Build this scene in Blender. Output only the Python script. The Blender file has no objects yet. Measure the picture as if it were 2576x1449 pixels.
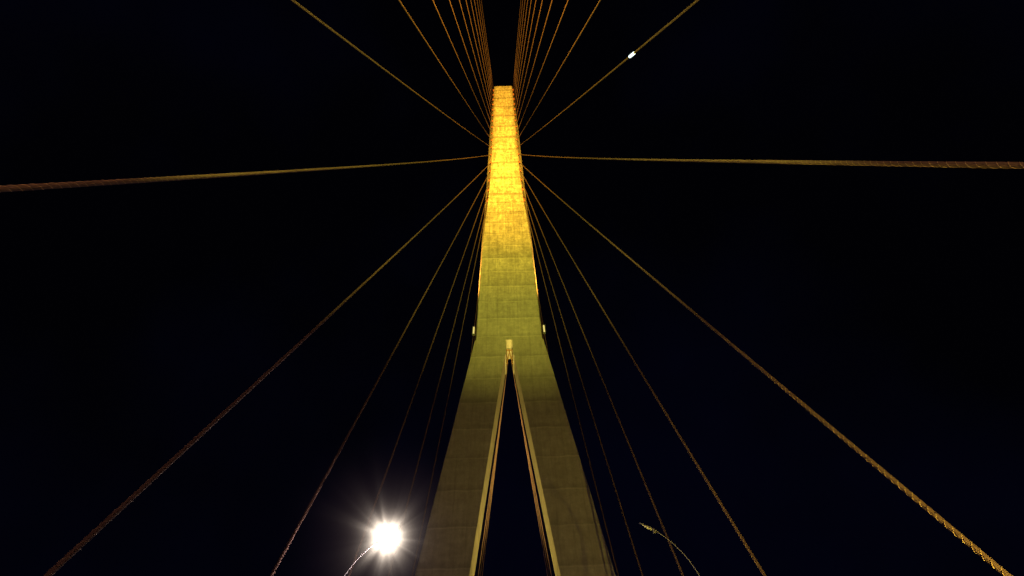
import bpy, math, random
from mathutils import Vector, Matrix
random.seed(4)
scene = bpy.context.scene
COL = scene.collection
D = 46.0      # pylon front face distance
S = 7.8       # cable spacing on deck
W = 8.82      # cable plane half distance
KO = -.026    # offset of the cable row along the deck

# ---------------------------------------------------------------- helpers
def link(o):
    COL.objects.link(o); return o
def mesh_obj(name, verts, faces, mat=None, smooth=False, parent=None):
    me = bpy.data.meshes.new(name)
    me.from_pydata([tuple(v) for v in verts], [], faces)
    me.validate(); me.update()
    if smooth:
        for p in me.polygons: p.use_smooth = True
    if mat: me.materials.append(mat)
    o = link(bpy.data.objects.new(name, me))
    if parent: o.parent = parent
    return o
def tag(o, label, cat, group=None):
    o["label"] = label; o["category"] = cat
    if group: o["group"] = group
def structure(o):
    o["kind"] = "structure"
def empty(name, loc):
    e = link(bpy.data.objects.new(name, None)); e.location = loc
    e.empty_display_size = 0.5
    return e
def tube(points, radii, sides=10, cap=True):
    V=[];F=[]
    n=len(points)
    ref=None
    for i,p in enumerate(points):
        p=Vector(p)
        a=Vector(points[max(i-1,0)]); b=Vector(points[min(i+1,n-1)])
        t=(b-a).normalized()
        if ref is None:
            ref=Vector((1,0,0)) if abs(t.x)<0.8 else Vector((0,1,0))
        u=(ref-t*ref.dot(t)).normalized(); ref=u
        v=t.cross(u)
        r=radii[i] if isinstance(radii,(list,tuple)) else radii
        for k in range(sides):
            an=2*math.pi*k/sides
            V.append(p+u*(math.cos(an)*r)+v*(math.sin(an)*r))
    for i in range(n-1):
        for k in range(sides):
            a=i*sides+k; b=i*sides+(k+1)%sides
            F.append((a,b,b+sides,a+sides))
    if cap:
        F.append(tuple(range(sides-1,-1,-1)))
        F.append(tuple(range((n-1)*sides,n*sides)))
    return V,F
def merge(*vf):
    V=[];F=[]
    for v,f in vf:
        o=len(V); V+=list(v); F+=[tuple(i+o for i in q) for q in f]
    return V,F
def box(c, s, M=None):
    V=[];
    for z in (-.5,.5):
        for y in (-.5,.5):
            for x in (-.5,.5):
                v=Vector((x*s[0],y*s[1],z*s[2]))
                if M: v=M@v
                V.append(v+Vector(c))
    F=[(0,2,3,1),(4,5,7,6),(0,1,5,4),(2,6,7,3),(0,4,6,2),(1,3,7,5)]
    return V,F

# ---------------------------------------------------------------- materials
def new_mat(name):
    m=bpy.data.materials.new(name); m.use_nodes=True
    nt=m.node_tree; b=nt.nodes["Principled BSDF"]
    return m,nt,b
def N(nt,t,**kw):
    n=nt.nodes.new(t)
    for k,v in kw.items(): setattr(n,k,v)
    return n
def simple(name,col,rough=.6,metal=0,noise=.25,scale=6,spec=.5):
    m,nt,b=new_mat(name)
    tc=N(nt,"ShaderNodeTexCoord"); ns=N(nt,"ShaderNodeTexNoise")
    ns.inputs["Scale"].default_value=scale; ns.inputs["Detail"].default_value=6
    nt.links.new(tc.outputs["Object"],ns.inputs["Vector"])
    r=N(nt,"ShaderNodeValToRGB")
    r.color_ramp.elements[0].position=.3; r.color_ramp.elements[1].position=.7
    r.color_ramp.elements[0].color=tuple(c*(1-noise) for c in col)+(1,)
    r.color_ramp.elements[1].color=tuple(min(1,c*(1+noise)) for c in col)+(1,)
    nt.links.new(ns.outputs["Fac"],r.inputs["Fac"])
    nt.links.new(r.outputs["Color"],b.inputs["Base Color"])
    b.inputs["Roughness"].default_value=rough; b.inputs["Metallic"].default_value=metal
    b.inputs["Specular IOR Level"].default_value=spec
    return m
def emit(name,col,st):
    m=bpy.data.materials.new(name); m.use_nodes=True
    nt=m.node_tree; nt.nodes.clear()
    e=N(nt,"ShaderNodeEmission"); o=N(nt,"ShaderNodeOutputMaterial")
    e.inputs["Color"].default_value=(*col,1); e.inputs["Strength"].default_value=st
    nt.links.new(e.outputs[0],o.inputs["Surface"])
    return m
def concrete():
    m,nt,b=new_mat("pylon_concrete")
    L=nt.links.new
    tc=N(nt,"ShaderNodeTexCoord")
    sep=N(nt,"ShaderNodeSeparateXYZ"); L(tc.outputs["Object"],sep.inputs[0])
    def math_(op,a,bv=None,c=None):
        n=N(nt,"ShaderNodeMath",operation=op)
        for i,v in enumerate((a,bv,c)):
            if v is None: continue
            if isinstance(v,(int,float)): n.inputs[i].default_value=v
            else: L(v,n.inputs[i])
        return n.outputs[0]
    def noise(scale,vec_scale=(1,1,1),detail=5,rough=.6):
        mp=N(nt,"ShaderNodeMapping"); mp.inputs["Scale"].default_value=vec_scale
        L(tc.outputs["Object"],mp.inputs["Vector"])
        n=N(nt,"ShaderNodeTexNoise"); n.inputs["Scale"].default_value=scale
        n.inputs["Detail"].default_value=detail; n.inputs["Roughness"].default_value=rough
        L(mp.outputs[0],n.inputs["Vector"]); return n.outputs["Fac"]
    def rng(s,a,bb,lo=.35,hi=.65):
        n=N(nt,"ShaderNodeMapRange"); L(s,n.inputs[0])
        n.inputs[1].default_value=lo; n.inputs[2].default_value=hi
        n.inputs[3].default_value=a; n.inputs[4].default_value=bb
        return n.outputs[0]
    Z=sep.outputs["Z"]
    wob=noise(.5,detail=3)
    zz=math_('ADD',Z,math_('MULTIPLY',math_('SUBTRACT',wob,.5),.45))
    PZ=3.7
    fr=math_('FRACT',math_('DIVIDE',zz,PZ))
    line=rng(math_('ABSOLUTE',math_('SUBTRACT',fr,.5)),0,1,.465,.495)
    under=rng(fr,.80,1.0,.03,.22)
    fr2=math_('FRACT',math_('DIVIDE',zz,PZ*2))
    line2=math_('MULTIPLY',rng(math_('ABSOLUTE',math_('SUBTRACT',fr2,.5)),0,1,.425,.47),rng(Z,0,1,80,95))
    fl=math_('FLOOR',math_('DIVIDE',zz,PZ))
    wn=N(nt,"ShaderNodeTexWhiteNoise",noise_dimensions='1D'); L(fl,wn.inputs["W"])
    lift=math_('MULTIPLY_ADD',wn.outputs["Value"],.16,.92)
    frx=math_('FRACT',math_('DIVIDE',math_('ADD',sep.outputs["X"],math_('MULTIPLY',wob,.25)),1.35))
    seam=rng(math_('ABSOLUTE',math_('SUBTRACT',frx,.5)),0,1,.43,.49)
    vs=noise(1.0,(2.6,1.5,.12),6,.65)
    hs=noise(1.0,(.35,.5,2.0),5,.7)
    mot=noise(1.0,(1.7,1,.50),6,.82)
    mot2=noise(1.0,(.35,1,.9),4,.7)
    bl=noise(.22,(1,1,.7),6,.62)
    fine=noise(1.6,(1,1,1),7,.78)
    hi=rng(Z,.40,1.0,52,85)
    def amp(f,h):
        return math_('ADD',math_('MULTIPLY',math_('SUBTRACT',f,1.0),h),1.0)
    f=math_('MULTIPLY',rng(vs,.80,1.16),rng(hs,.84,1.14))
    f=math_('MULTIPLY',f,rng(bl,.80,1.14))
    f=math_('MULTIPLY',f,rng(fine,.66,1.28))
    f=amp(f,hi)
    up=rng(Z,.25,1.0,60,100)
    f=math_('MULTIPLY',f,amp(math_('MULTIPLY',rng(mot,.44,1.36,.38,.62),rng(mot2,.74,1.18,.38,.62)),up))
    f=math_('MULTIPLY',f,lift)
    f=math_('MULTIPLY',f,under)
    f=math_('MULTIPLY',f,math_('SUBTRACT',1.0,math_('MULTIPLY',math_('MULTIPLY',seam,hi),rng(hs,.12,.36,.4,.6))))
    f=math_('MULTIPLY',f,math_('SUBTRACT',1.0,math_('MULTIPLY',line2,rng(bl,.45,.7,.4,.6))))
    ln=math_('MULTIPLY',math_('MULTIPLY',line,hi),rng(bl,.25,.8,.4,.6))
    f=math_('ADD',f,ln)
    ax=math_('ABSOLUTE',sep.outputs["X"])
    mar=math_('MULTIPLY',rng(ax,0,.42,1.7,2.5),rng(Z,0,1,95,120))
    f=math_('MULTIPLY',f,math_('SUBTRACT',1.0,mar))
    c=N(nt,"ShaderNodeMix",data_type='RGBA',blend_type='MULTIPLY')
    c.inputs["Factor"].default_value=1
    c.inputs["A"].default_value=(.30,.28,.245,1)
    comb=N(nt,"ShaderNodeCombineXYZ")
    for i in range(3): L(f,comb.inputs[i])
    L(comb.outputs[0],c.inputs["B"])
    L(c.outputs["Result"],b.inputs["Base Color"])
    b.inputs["Roughness"].default_value=.85
    bp=N(nt,"ShaderNodeBump"); bp.inputs["Strength"].default_value=.4; bp.inputs["Distance"].default_value=.1
    L(math_('ADD',bl,math_('MULTIPLY',fine,.4)),bp.inputs["Height"])
    L(bp.outputs[0],b.inputs["Normal"])
    return m
M_conc=concrete()
M_cable=simple("stay_cable_sheath",(.074,.046,.045),.8,0,.08,1.0,.08)
M_cable2=simple("stay_cable_sheath_pinkish",(.30,.19,.18),.6,0,.2,3,.25)
M_fil=simple("fillet_plastic",(.16,.11,.08),.5,0,.15,5,.25)
M_steel=simple("galvanised_steel",(.10,.10,.125),.5,.1,.2,8)
M_dark=simple("painted_housing",(.10,.10,.10),.5,.2,.2,9)
M_socket=simple("anchor_steel",(.15,.05,.03),.5,.2,.3,4)
M_asph=simple("asphalt",(.05,.05,.052),.9,0,.3,20)
M_deck=simple("deck_concrete",(.28,.27,.25),.9,0,.2,2)
M_paint=simple("road_paint",(.75,.75,.72),.7,0,.1,9)
M_water=simple("sea_water",(.01,.02,.03),.08,0,.2,.2)
M_lamp_on=emit("lamp_lens_lit",(1,.93,.8),60)
M_lens_off=simple("lamp_lens_unlit",(.4,.4,.38),.3,0,.05,9)
M_flood=emit("floodlight_lens_lit",(1,.80,.22),1.0)
M_mark=emit("marker_lens_lit",(.8,1,.92),2.2)

# ---------------------------------------------------------------- pylon
P = empty("bridge_pylon",(0,D,0))
tag(P,"tall inverted Y concrete bridge pylon floodlit golden yellow at night","bridge pylon")
DL=3.3
st=[(54.9,4.13,4.25,.35,DL),(57.6,4.10,4.23,.35,DL),
    (68.5,4.02,4.18,.4,DL),(80,3.80,4.08,.7,DL+.3),(88,3.48,3.96,1.2,4.2),(94.5,3.16,3.86,1.5,4.5),
    (104,2.90,3.76,1.8,4.8),(116,2.76,3.68,2.0,5.0),(138,2.66,3.46,2.0,5.0),(166.5,2.55,3.05,2.0,5.0),(166.75,2.48,2.98,1.95,4.95)]
V=[];F=[]
for z,wf,wo,c,d in st:
    V+=[(-wf,0,z),(wf,0,z),(wo,c,z),(wo,d,z),(-wo,d,z),(-wo,c,z)]
for i in range(len(st)-1):
    for k in range(6):
        a=i*6+k;b_=i*6+(k+1)%6
        F.append((a,b_,b_+6,a+6))
F.append((5,4,3,2,1,0)); n=(len(st)-1)*6; F.append(tuple(range(n,n+6)))
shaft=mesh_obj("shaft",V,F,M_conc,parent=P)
SL=.42
for sgn in (-1,1):
    prof=[(-48,18.1,12.9),(0,11.8,6.95),(25.2,8.39,3.78),(52.0,4.79,.58),(52.2,4.76,SL),(54.885,4.40,SL)]
    V=[];F=[]
    for z,o,i_ in prof:
        V+=[(sgn*i_,0,z),(sgn*(o-.12),0,z),(sgn*o,.35,z),(sgn*o,DL,z),(sgn*i_,DL,z)]
    for i in range(len(prof)-1):
        for k in range(5):
            a=i*5+k;b_=i*5+(k+1)%5
            q=(a,b_,b_+5,a+5)
            F.append(q if sgn>0 else q[::-1])
    n=(len(prof)-1)*5
    q=tuple(range(n,n+5)); F.append(q if sgn>0 else q[::-1])
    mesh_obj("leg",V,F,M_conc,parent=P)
V,F=merge(box((0,1.5,54.6),(.72,.12,.14)),box((-.35,1.5,53.4),(.07,.14,2.6)),box((.35,1.5,53.4),(.07,.14,2.6)),
          box((-.15,1.5,53.4),(.10,.12,2.0),Matrix.Rotation(.15,3,'Y')),box((.15,1.5,53.4),(.10,.12,2.0),Matrix.Rotation(-.15,3,'Y')))
M_brk=simple("bracket_paint",(.42,.21,.06),.6,0,.3,3)
mesh_obj("anchor_bracket",V,F,M_brk,parent=P)

# ---------------------------------------------------------------- stay cables
def catenary(A,B,sag,n):
    pts=[]
    for i in range(n+1):
        t=(i/n)**1.6
        p=A.lerp(B,t); p.z-=sag*4*t*(1-t); pts.append(p)
    return pts
def front_half(z):
    for a,b_ in zip(st[:-1],st[1:]):
        if a[0]<=z<=b_[0]:
            t=(z-a[0])/(b_[0]-a[0]); return a[1]+(b_[1]-a[1])*t, a[2]+(b_[2]-a[2])*t, a[4]+(b_[4]-a[4])*t
    return st[-1][1],st[-1][2],st[-1][4]
def fillet(A,B,sag,length,r,pitch=.42,fr=.0085,phase=0):
    out=[]
    L=(B-A).length
    for ph in (0,math.pi):
        cen=[];rad=[]
        steps=int(length/pitch*10)
        t0=(B-A).normalized()
        ref=Vector((0,1,0)); u=(ref-t0*ref.dot(t0)).normalized(); v=t0.cross(u)
        for i in range(steps+1):
            s=i*pitch/10; t=s/L
            p=A.lerp(B,t); p.z-=sag*4*t*(1-t)
            an=2*math.pi*s/pitch+ph+phase
            cen.append(p+(u*math.cos(an)+v*math.sin(an))*r)
            rad.append(fr*(1-.85*(i/steps)**2))
        out.append(tube(cen,rad,4,True))
    return merge(*out)
R=.054
def stay(A,B,label,ribs=0,sag=.5,group="stay cables fanning from the pylon",R=R,mat=None,sleeve=True):
    pts=catenary(A,B,sag,26)
    V,F=tube(pts,R,14)
    c=mesh_obj("stay_cable",V,F,mat or M_cable,True)
    tag(c,label,"bridge cable",group)
    if ribs:
        V,F=fillet(A,B,sag,ribs,R+.002,phase=random.random()*6)
        mesh_obj("helical_fillet",V,F,M_fil,False,parent=c)
    d=(A-B).normalized()
    if sleeve:
        V,F=tube([B-d*.3,B+d*1.5,B+d*1.52,B+d*1.7],[.17,.17,.12,.09],10)
        mesh_obj("anchor_sleeve",V,F,M_socket,True,parent=c)
    V,F=tube([A+d*.4,A-d*2.2,A-d*2.25,A-d*2.5],[.15,.15,.1,.08],10)
    mesh_obj("deck_anchor_tube",V,F,M_steel,True,parent=c)
    return c
ZR=.091*D
for sgn in (-1,1):
    for k in range(-11,6):
        yk=(k+KO)*S
        zt=1.6+D*2.488-ZR*k
        wf,wo,dp=front_half(zt)
        A=Vector((sgn*W,yk,.3)); B=Vector((sgn*(wf+.12),D+.25,zt))
        ribs={0:19,1:21,2:23,3:22}.get(k,0)
        stay(A,B,"slender brown stay cable rising from bridge deck to pylon head",ribs,.6+.03*abs(k-5),R=R if k>=0 else .048)
    for j in range(0,13):
        yk=D+(j+1.6)*S
        zt=1.6+D*2.488-ZR*(5-j)
        wf,wo,dp=front_half(zt)
        A=Vector((sgn*W,yk,.3)); B=Vector((sgn*(wo-.3),D+dp-.1,zt))
        stay(A,B,"slender brown stay cable running down beyond the pylon",0,.6)
    for j in range(3):
        A=Vector((sgn*(7.55-.12*j),D+14+3*j,.3)); B=Vector((sgn*(.20+.05*j),D+3.0,54.0-.25*j))
        stay(A,B,"pinkish brown stay cable anchored in the crotch of the pylon",0,.2,"stay cables anchored in the pylon crotch",.048,M_cable2,False)

# ---------------------------------------------------------------- lights
def spot(name,loc,target,power,col,half,blend=1,size=.25):
    l=bpy.data.lights.new(name,'SPOT'); l.energy=power; l.color=col
    l.spot_size=math.radians(half*2); l.spot_blend=blend; l.shadow_soft_size=size
    o=link(bpy.data.objects.new(name,l)); o.location=loc
    o.rotation_euler=(Vector(target)-Vector(loc)).to_track_quat('-Z','Y').to_euler()
    return o
def point(name,loc,power,col,size=.15):
    l=bpy.data.lights.new(name,'POINT'); l.energy=power; l.color=col; l.shadow_soft_size=size
    o=link(bpy.data.objects.new(name,l)); o.location=loc; return o

def floodlight(loc,target,label,scale=1.0,mat=M_flood):
    e=empty("floodlight",loc); tag(e,label,"floodlight","floodlights washing the pylon")
    q=(Vector(target)-Vector(loc)).to_track_quat('Z','Y').to_matrix()
    s=scale
    hv=[];hf=[]
    for z,w in ((-.25,.14),(0,.3),(.0,.26),(-.05,.22)):
        for x,y in ((-1,-1),(1,-1),(1,1),(-1,1)):
            hv.append(q@Vector((x*w*s,y*w*.8*s,z*s)))
    for i in range(3):
        for k in range(4):
            a=i*4+k;b_=i*4+(k+1)%4; hf.append((a,b_,b_+4,a+4))
    hf.append((3,2,1,0))
    mesh_obj("housing",hv,hf,M_dark,parent=e)
    lv=[q@Vector((x*.235*s,y*.19*s,-.03*s)) for x,y in ((-1,-1),(1,-1),(1,1),(-1,1))]
    mesh_obj("lens",lv,[(0,1,2,3)],mat,parent=e)
    bv,bf=merge(box((0,0,-.42*s),(.72*s,.08*s,.04*s)),box((-.34*s,0,-.22*s),(.04*s,.08*s,.42*s)),box((.34*s,0,-.22*s),(.04*s,.08*s,.42*s)),
                box((0,0,-.5*s),(.3*s,.3*s,.1*s)))
    mesh_obj("yoke_bracket",bv,bf,M_steel,parent=e)
    return e
for sgn in (-1,1):
    for j,(tz,pw,hf,col) in enumerate(((134,3.8e6,11,(1,.45,.03)),(124,1.7e6,14.5,(1,.48,.03)),(114,5.0e5,17.5,(1,.68,.04)))):
        L=(sgn*(1.6+.8*j),-22,.6)
        floodlight(L,(0,D,120),"square floodlight on the deck aimed at the pylon head")
        spot("flood_beam",(L[0],L[1],.9),(0,D,tz),pw,col,hf)
    L=(sgn*3.6,-6,.6)
    floodlight(L,(0,D,80),"square floodlight on the deck aimed at the pylon shaft")
    spot("flood_beam",(L[0],L[1],.9),(0,D,98),2.3e5,(.86,.80,.08),23)
    L=(sgn*3.8,D+.7,.3)
    floodlight(L,(-sgn*1,D+2.2,50),"square floodlight on the deck aimed at the pylon fork")
    spot("flood_beam",(L[0],L[1],.6),(-sgn*.8,D+3.4,50),1.1e5,(1,.70,.14),13)
    e=empty("shoulder_floodlight",(sgn*4.52,D-.1,56.7))
    tag(e,"narrow glowing floodlight bracketed to the pylon shoulder","floodlight","floodlights on the pylon shoulders")
    V,F=merge(box((0,.12,0),(.3,.08,1.6)),box((-.16,0,0),(.03,.3,1.6)),box((.16,0,0),(.03,.3,1.6)),
              box((0,0,-.81),(.35,.32,.05)),box((-sgn*.22,.3,-.45),(.4,.08,.08)),box((-sgn*.22,.3,.45),(.4,.08,.08)))
    mesh_obj("housing",V,F,M_dark,parent=e)
    V,F=tube([(0,0,-.74),(0,0,-.66),(0,0,.7),(0,0,.76)],[.04,.085,.085,.04],10)
    mesh_obj("lens",V,F,M_flood,True,parent=e)
    spot("shoulder_beam",(sgn*5.6,D+.7,57.3),(sgn*3.5,D+1.2,135),7e5,(1,.42,.05),11,1,.12)
for L,T,pw,col,hf in (((7.2,4.5,.5),(8.4,9.5,8.5),22000,(1,.74,.08),42),
                      ((6.8,-1.5,.5),(8.7,1.5,9.5),9000,(1,.62,.12),30),
                      ((-6.8,-1.5,.5),(-8.7,1.5,9.5),7000,(1,.55,.16),30)):
    floodlight(L,T,"unseen square floodlight added on the deck to brighten a cable end",.8)
    spot("flood_beam",(L[0],L[1],.8),T,pw,col,hf,1,.15)  # out-of-view lamps added to turn the low cable ends golden

# ---------------------------------------------------------------- street lamps
def street_lamp(x,y,lit,label,zo=0):
    sg=-1 if x>0 else 1
    e=empty("street_lamp",(x,y,0)); tag(e,label,"street lamp","street lamps along the deck")
    pts=[(0,0,0),(0,0,4),(0,0,8),(0,0,10.3+zo)]; rad=[.10,.08,.055,.028]
    RR=2.9
    for i in range(1,15):
        a=i/14*math.radians(56)
        pts.append((sg*RR*(1-math.cos(a)),0,10.6+zo+RR*math.sin(a)*1.12)); rad.append(.025-.0006*i)
    dv=(Vector(pts[-1])-Vector(pts[-2])).normalized()
    V,F=merge(tube(pts,rad,10),tube([(0,0,0),(0,0,.35),(0,0,.4)],[.2,.2,.12],12))
    mesh_obj("pole",V,F,M_steel,True,parent=e)
    dirv=Vector((dv.x,0,dv.z*.8)).normalized(); up=Vector((-dirv.z*sg,0,abs(dirv.x))).normalized(); side=Vector((0,1,0))
    base=Vector(pts[-1])-dirv*.08
    V=[];F=[]
    secs=[(0,.03,.03,0),(.10,.05,.045,0),(.18,.058,.038,.01),(.45,.055,.032,.01),(.68,.045,.024,.0),(.76,.03,.02,-.01)]
    m=10
    for s_,w,h,o in secs:
        for k in range(m):
            an=2*math.pi*k/m
            V.append(base+dirv*s_+side*(math.cos(an)*w)+up*(math.sin(an)*h*(1 if math.sin(an)>0 else .45)+o))
    for i in range(len(secs)-1):
        for k in range(m):
            a=i*m+k;b_=i*m+(k+1)%m; F.append((a,b_,b_+m,a+m))
    F.append(tuple(range(m))); F.append(tuple(range((len(secs)-1)*m,len(secs)*m)))
    bx=box(base+dirv*.14-up*.06,(.10,.08,.08))
    V,F=merge((V,F),bx)
    mesh_obj("lamp_head",V,F,M_steel,True,parent=e)
    c=base+dirv*.45-up*.025
    V=[];F=[]
    for j,(rr,dz) in enumerate(((1,0),(.85,-.02),(.5,-.03),(.05,-.035))):
        for k in range(14):
            an=2*math.pi*k/14
            V.append(c+dirv*(math.cos(an)*.2*rr)+side*(math.sin(an)*.045*rr)+up*dz)
    for j in range(3):
        for k in range(14):
            a=j*14+k;b_=j*14+(k+1)%14; F.append((a,b_,b_+14,a+14))
    mesh_obj("lens",V,F,M_lamp_on if lit else M_lens_off,True,parent=e)
    return e, Vector((x,y,0))+c
lampL,cL=street_lamp(-6.45,20,True,"lit curved arm street lamp glaring white beside the cables",-.05)
lampR,cR=street_lamp(6.72,20,False,"unlit slender curved arm street lamp in grey steel",.12)
point("lamp_bulb",cL+Vector((.1,0,-.3)),1250,(1,.74,.62),.15)
for x,y,lit in ((-6.55,-16,True),(6.65,-16,True)):  # extra lamps behind the camera, put in to light the cables
    _,c=street_lamp(x,y,lit,"unseen lit street lamp added behind the camera to light the cables")
    point("lamp_bulb",c+Vector((0,0,-.35)),3000 if x<0 else 3400,(1,.50,.36) if x<0 else (1,.56,.34),.15)

def glare(c,rad):  # self-glowing volume paints the lamp's glare disc and halo
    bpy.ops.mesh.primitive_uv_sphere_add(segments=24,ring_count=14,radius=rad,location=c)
    o=bpy.context.object; o.name="lamp_glare"; o["kind"]="stuff"
    o["label"]="glowing sphere imitating the glare around the lit street lamp"; o["category"]="glare"
    m=bpy.data.materials.new("glare_glow"); m.use_nodes=True; nt=m.node_tree; nt.nodes.clear()
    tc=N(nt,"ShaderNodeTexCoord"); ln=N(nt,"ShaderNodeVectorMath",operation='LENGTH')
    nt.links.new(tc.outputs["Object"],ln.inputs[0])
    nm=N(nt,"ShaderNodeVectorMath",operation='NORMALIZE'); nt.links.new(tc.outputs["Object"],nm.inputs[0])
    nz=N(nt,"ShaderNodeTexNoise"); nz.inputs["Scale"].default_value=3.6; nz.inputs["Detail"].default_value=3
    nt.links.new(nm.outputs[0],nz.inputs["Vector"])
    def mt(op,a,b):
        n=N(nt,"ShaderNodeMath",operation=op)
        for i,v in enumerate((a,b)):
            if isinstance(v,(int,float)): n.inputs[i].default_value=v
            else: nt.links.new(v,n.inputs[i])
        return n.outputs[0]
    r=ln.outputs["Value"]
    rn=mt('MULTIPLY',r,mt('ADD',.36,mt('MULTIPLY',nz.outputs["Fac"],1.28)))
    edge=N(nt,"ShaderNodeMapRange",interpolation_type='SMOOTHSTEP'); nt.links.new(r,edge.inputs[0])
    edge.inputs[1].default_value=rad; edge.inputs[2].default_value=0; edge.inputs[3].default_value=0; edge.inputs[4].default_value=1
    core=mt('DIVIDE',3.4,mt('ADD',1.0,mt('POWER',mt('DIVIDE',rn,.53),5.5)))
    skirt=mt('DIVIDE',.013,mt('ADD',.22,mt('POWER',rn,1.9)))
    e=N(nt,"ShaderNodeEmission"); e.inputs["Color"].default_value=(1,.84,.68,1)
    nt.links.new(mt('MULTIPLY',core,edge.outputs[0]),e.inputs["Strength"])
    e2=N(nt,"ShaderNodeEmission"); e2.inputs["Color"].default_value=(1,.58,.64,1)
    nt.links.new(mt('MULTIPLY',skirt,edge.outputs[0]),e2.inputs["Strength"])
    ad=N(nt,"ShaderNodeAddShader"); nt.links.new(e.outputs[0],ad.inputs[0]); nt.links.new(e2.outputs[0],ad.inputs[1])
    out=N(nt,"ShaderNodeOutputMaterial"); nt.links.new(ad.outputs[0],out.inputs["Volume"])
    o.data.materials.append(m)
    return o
glare(cL,4.6)

# small marker lamp clamped on a cable
t=.285; A=Vector((W,(-1+KO)*S,.3)); zt=1.6+D*2.488+ZR; B=Vector((front_half(zt)[0]+.12,D+.25,zt))
p=A.lerp(B,t); p.z-=.78*4*t*(1-t)
d=(B-A).normalized()
e=empty("cable_marker_lamp",p); tag(e,"small glowing white marker lamp clamped on a stay cable","marker lamp")
q=d.to_track_quat('Z','Y').to_matrix()
V,F=tube([q@Vector((0,0,-.6)),q@Vector((0,0,.6))],.062,12)
mesh_obj("clamp",V,F,M_dark,True,parent=e)
V,F=tube([q@Vector((0,-.0,-.50)),q@Vector((0,0,-.46)),q@Vector((0,0,.46)),q@Vector((0,0,.50))],[.06,.08,.08,.06],12)
mesh_obj("lens",V,F,M_mark,True,parent=e)

# ---------------------------------------------------------------- deck and sea
V,F=box((0,40,-1.3),(25,420,2.4)); structure(mesh_obj("bridge_deck",V,F,M_deck))
V,F=box((0,40,-.04),(11.6,420,.1)); structure(mesh_obj("road",V,F,M_asph))
for sgn in (-1,1):
    V,F=box((sgn*5.9,40,0),(.2,420,.22)); structure(mesh_obj("kerb",V,F,M_deck))
vf=[]
for i in range(46):
    y=-160+i*9; vf.append(([(-.07,y,.016),(.07,y,.016),(.07,y+3,.016),(-.07,y+3,.016)],[(0,1,2,3)]))
V,F=merge(*vf); structure(mesh_obj("lane_marking",V,F,M_paint))
structure(mesh_obj("sea",[(-4000,-4000,-48),(4000,-4000,-48),(4000,4000,-48),(-4000,4000,-48)],[(0,1,2,3)],M_water))

# ---------------------------------------------------------------- night sky
w=bpy.data.worlds.new("World"); scene.world=w; w.use_nodes=True
nt=w.node_tree; bg=nt.nodes["Background"]
tc=N(nt,"ShaderNodeTexCoord"); ns=N(nt,"ShaderNodeTexNoise"); ns.inputs["Scale"].default_value=1.6; ns.inputs["Detail"].default_value=4
nt.links.new(tc.outputs["Generated"],ns.inputs["Vector"])
r=N(nt,"ShaderNodeValToRGB"); nt.links.new(ns.outputs["Fac"],r.inputs["Fac"])
r.color_ramp.elements[0].position=.4; r.color_ramp.elements[0].color=(.0004,.0004,.0010,1)
r.color_ramp.elements[1].position=.62; r.color_ramp.elements[1].color=(.0006,.0007,.0036,1)
nt.links.new(r.outputs["Color"],bg.inputs["Color"]); bg.inputs["Strength"].default_value=1

# ---------------------------------------------------------------- camera
cd=bpy.data.cameras.new("camera"); cam=link(bpy.data.objects.new("camera",cd))
cd.sensor_width=36; cd.lens=36*1400/2576; cd.clip_end=12000; cd.clip_start=.05
cd.shift_x=.004
cam.matrix_world=Matrix.Translation((0,0,1.6))@Matrix.Rotation(math.radians(90+54.5),4,'X')@Matrix.Rotation(math.radians(-1.35),4,'Z')
scene.camera=cam
scene.view_settings.view_transform='Standard'; scene.view_settings.look='None'; scene.view_settings.exposure=0
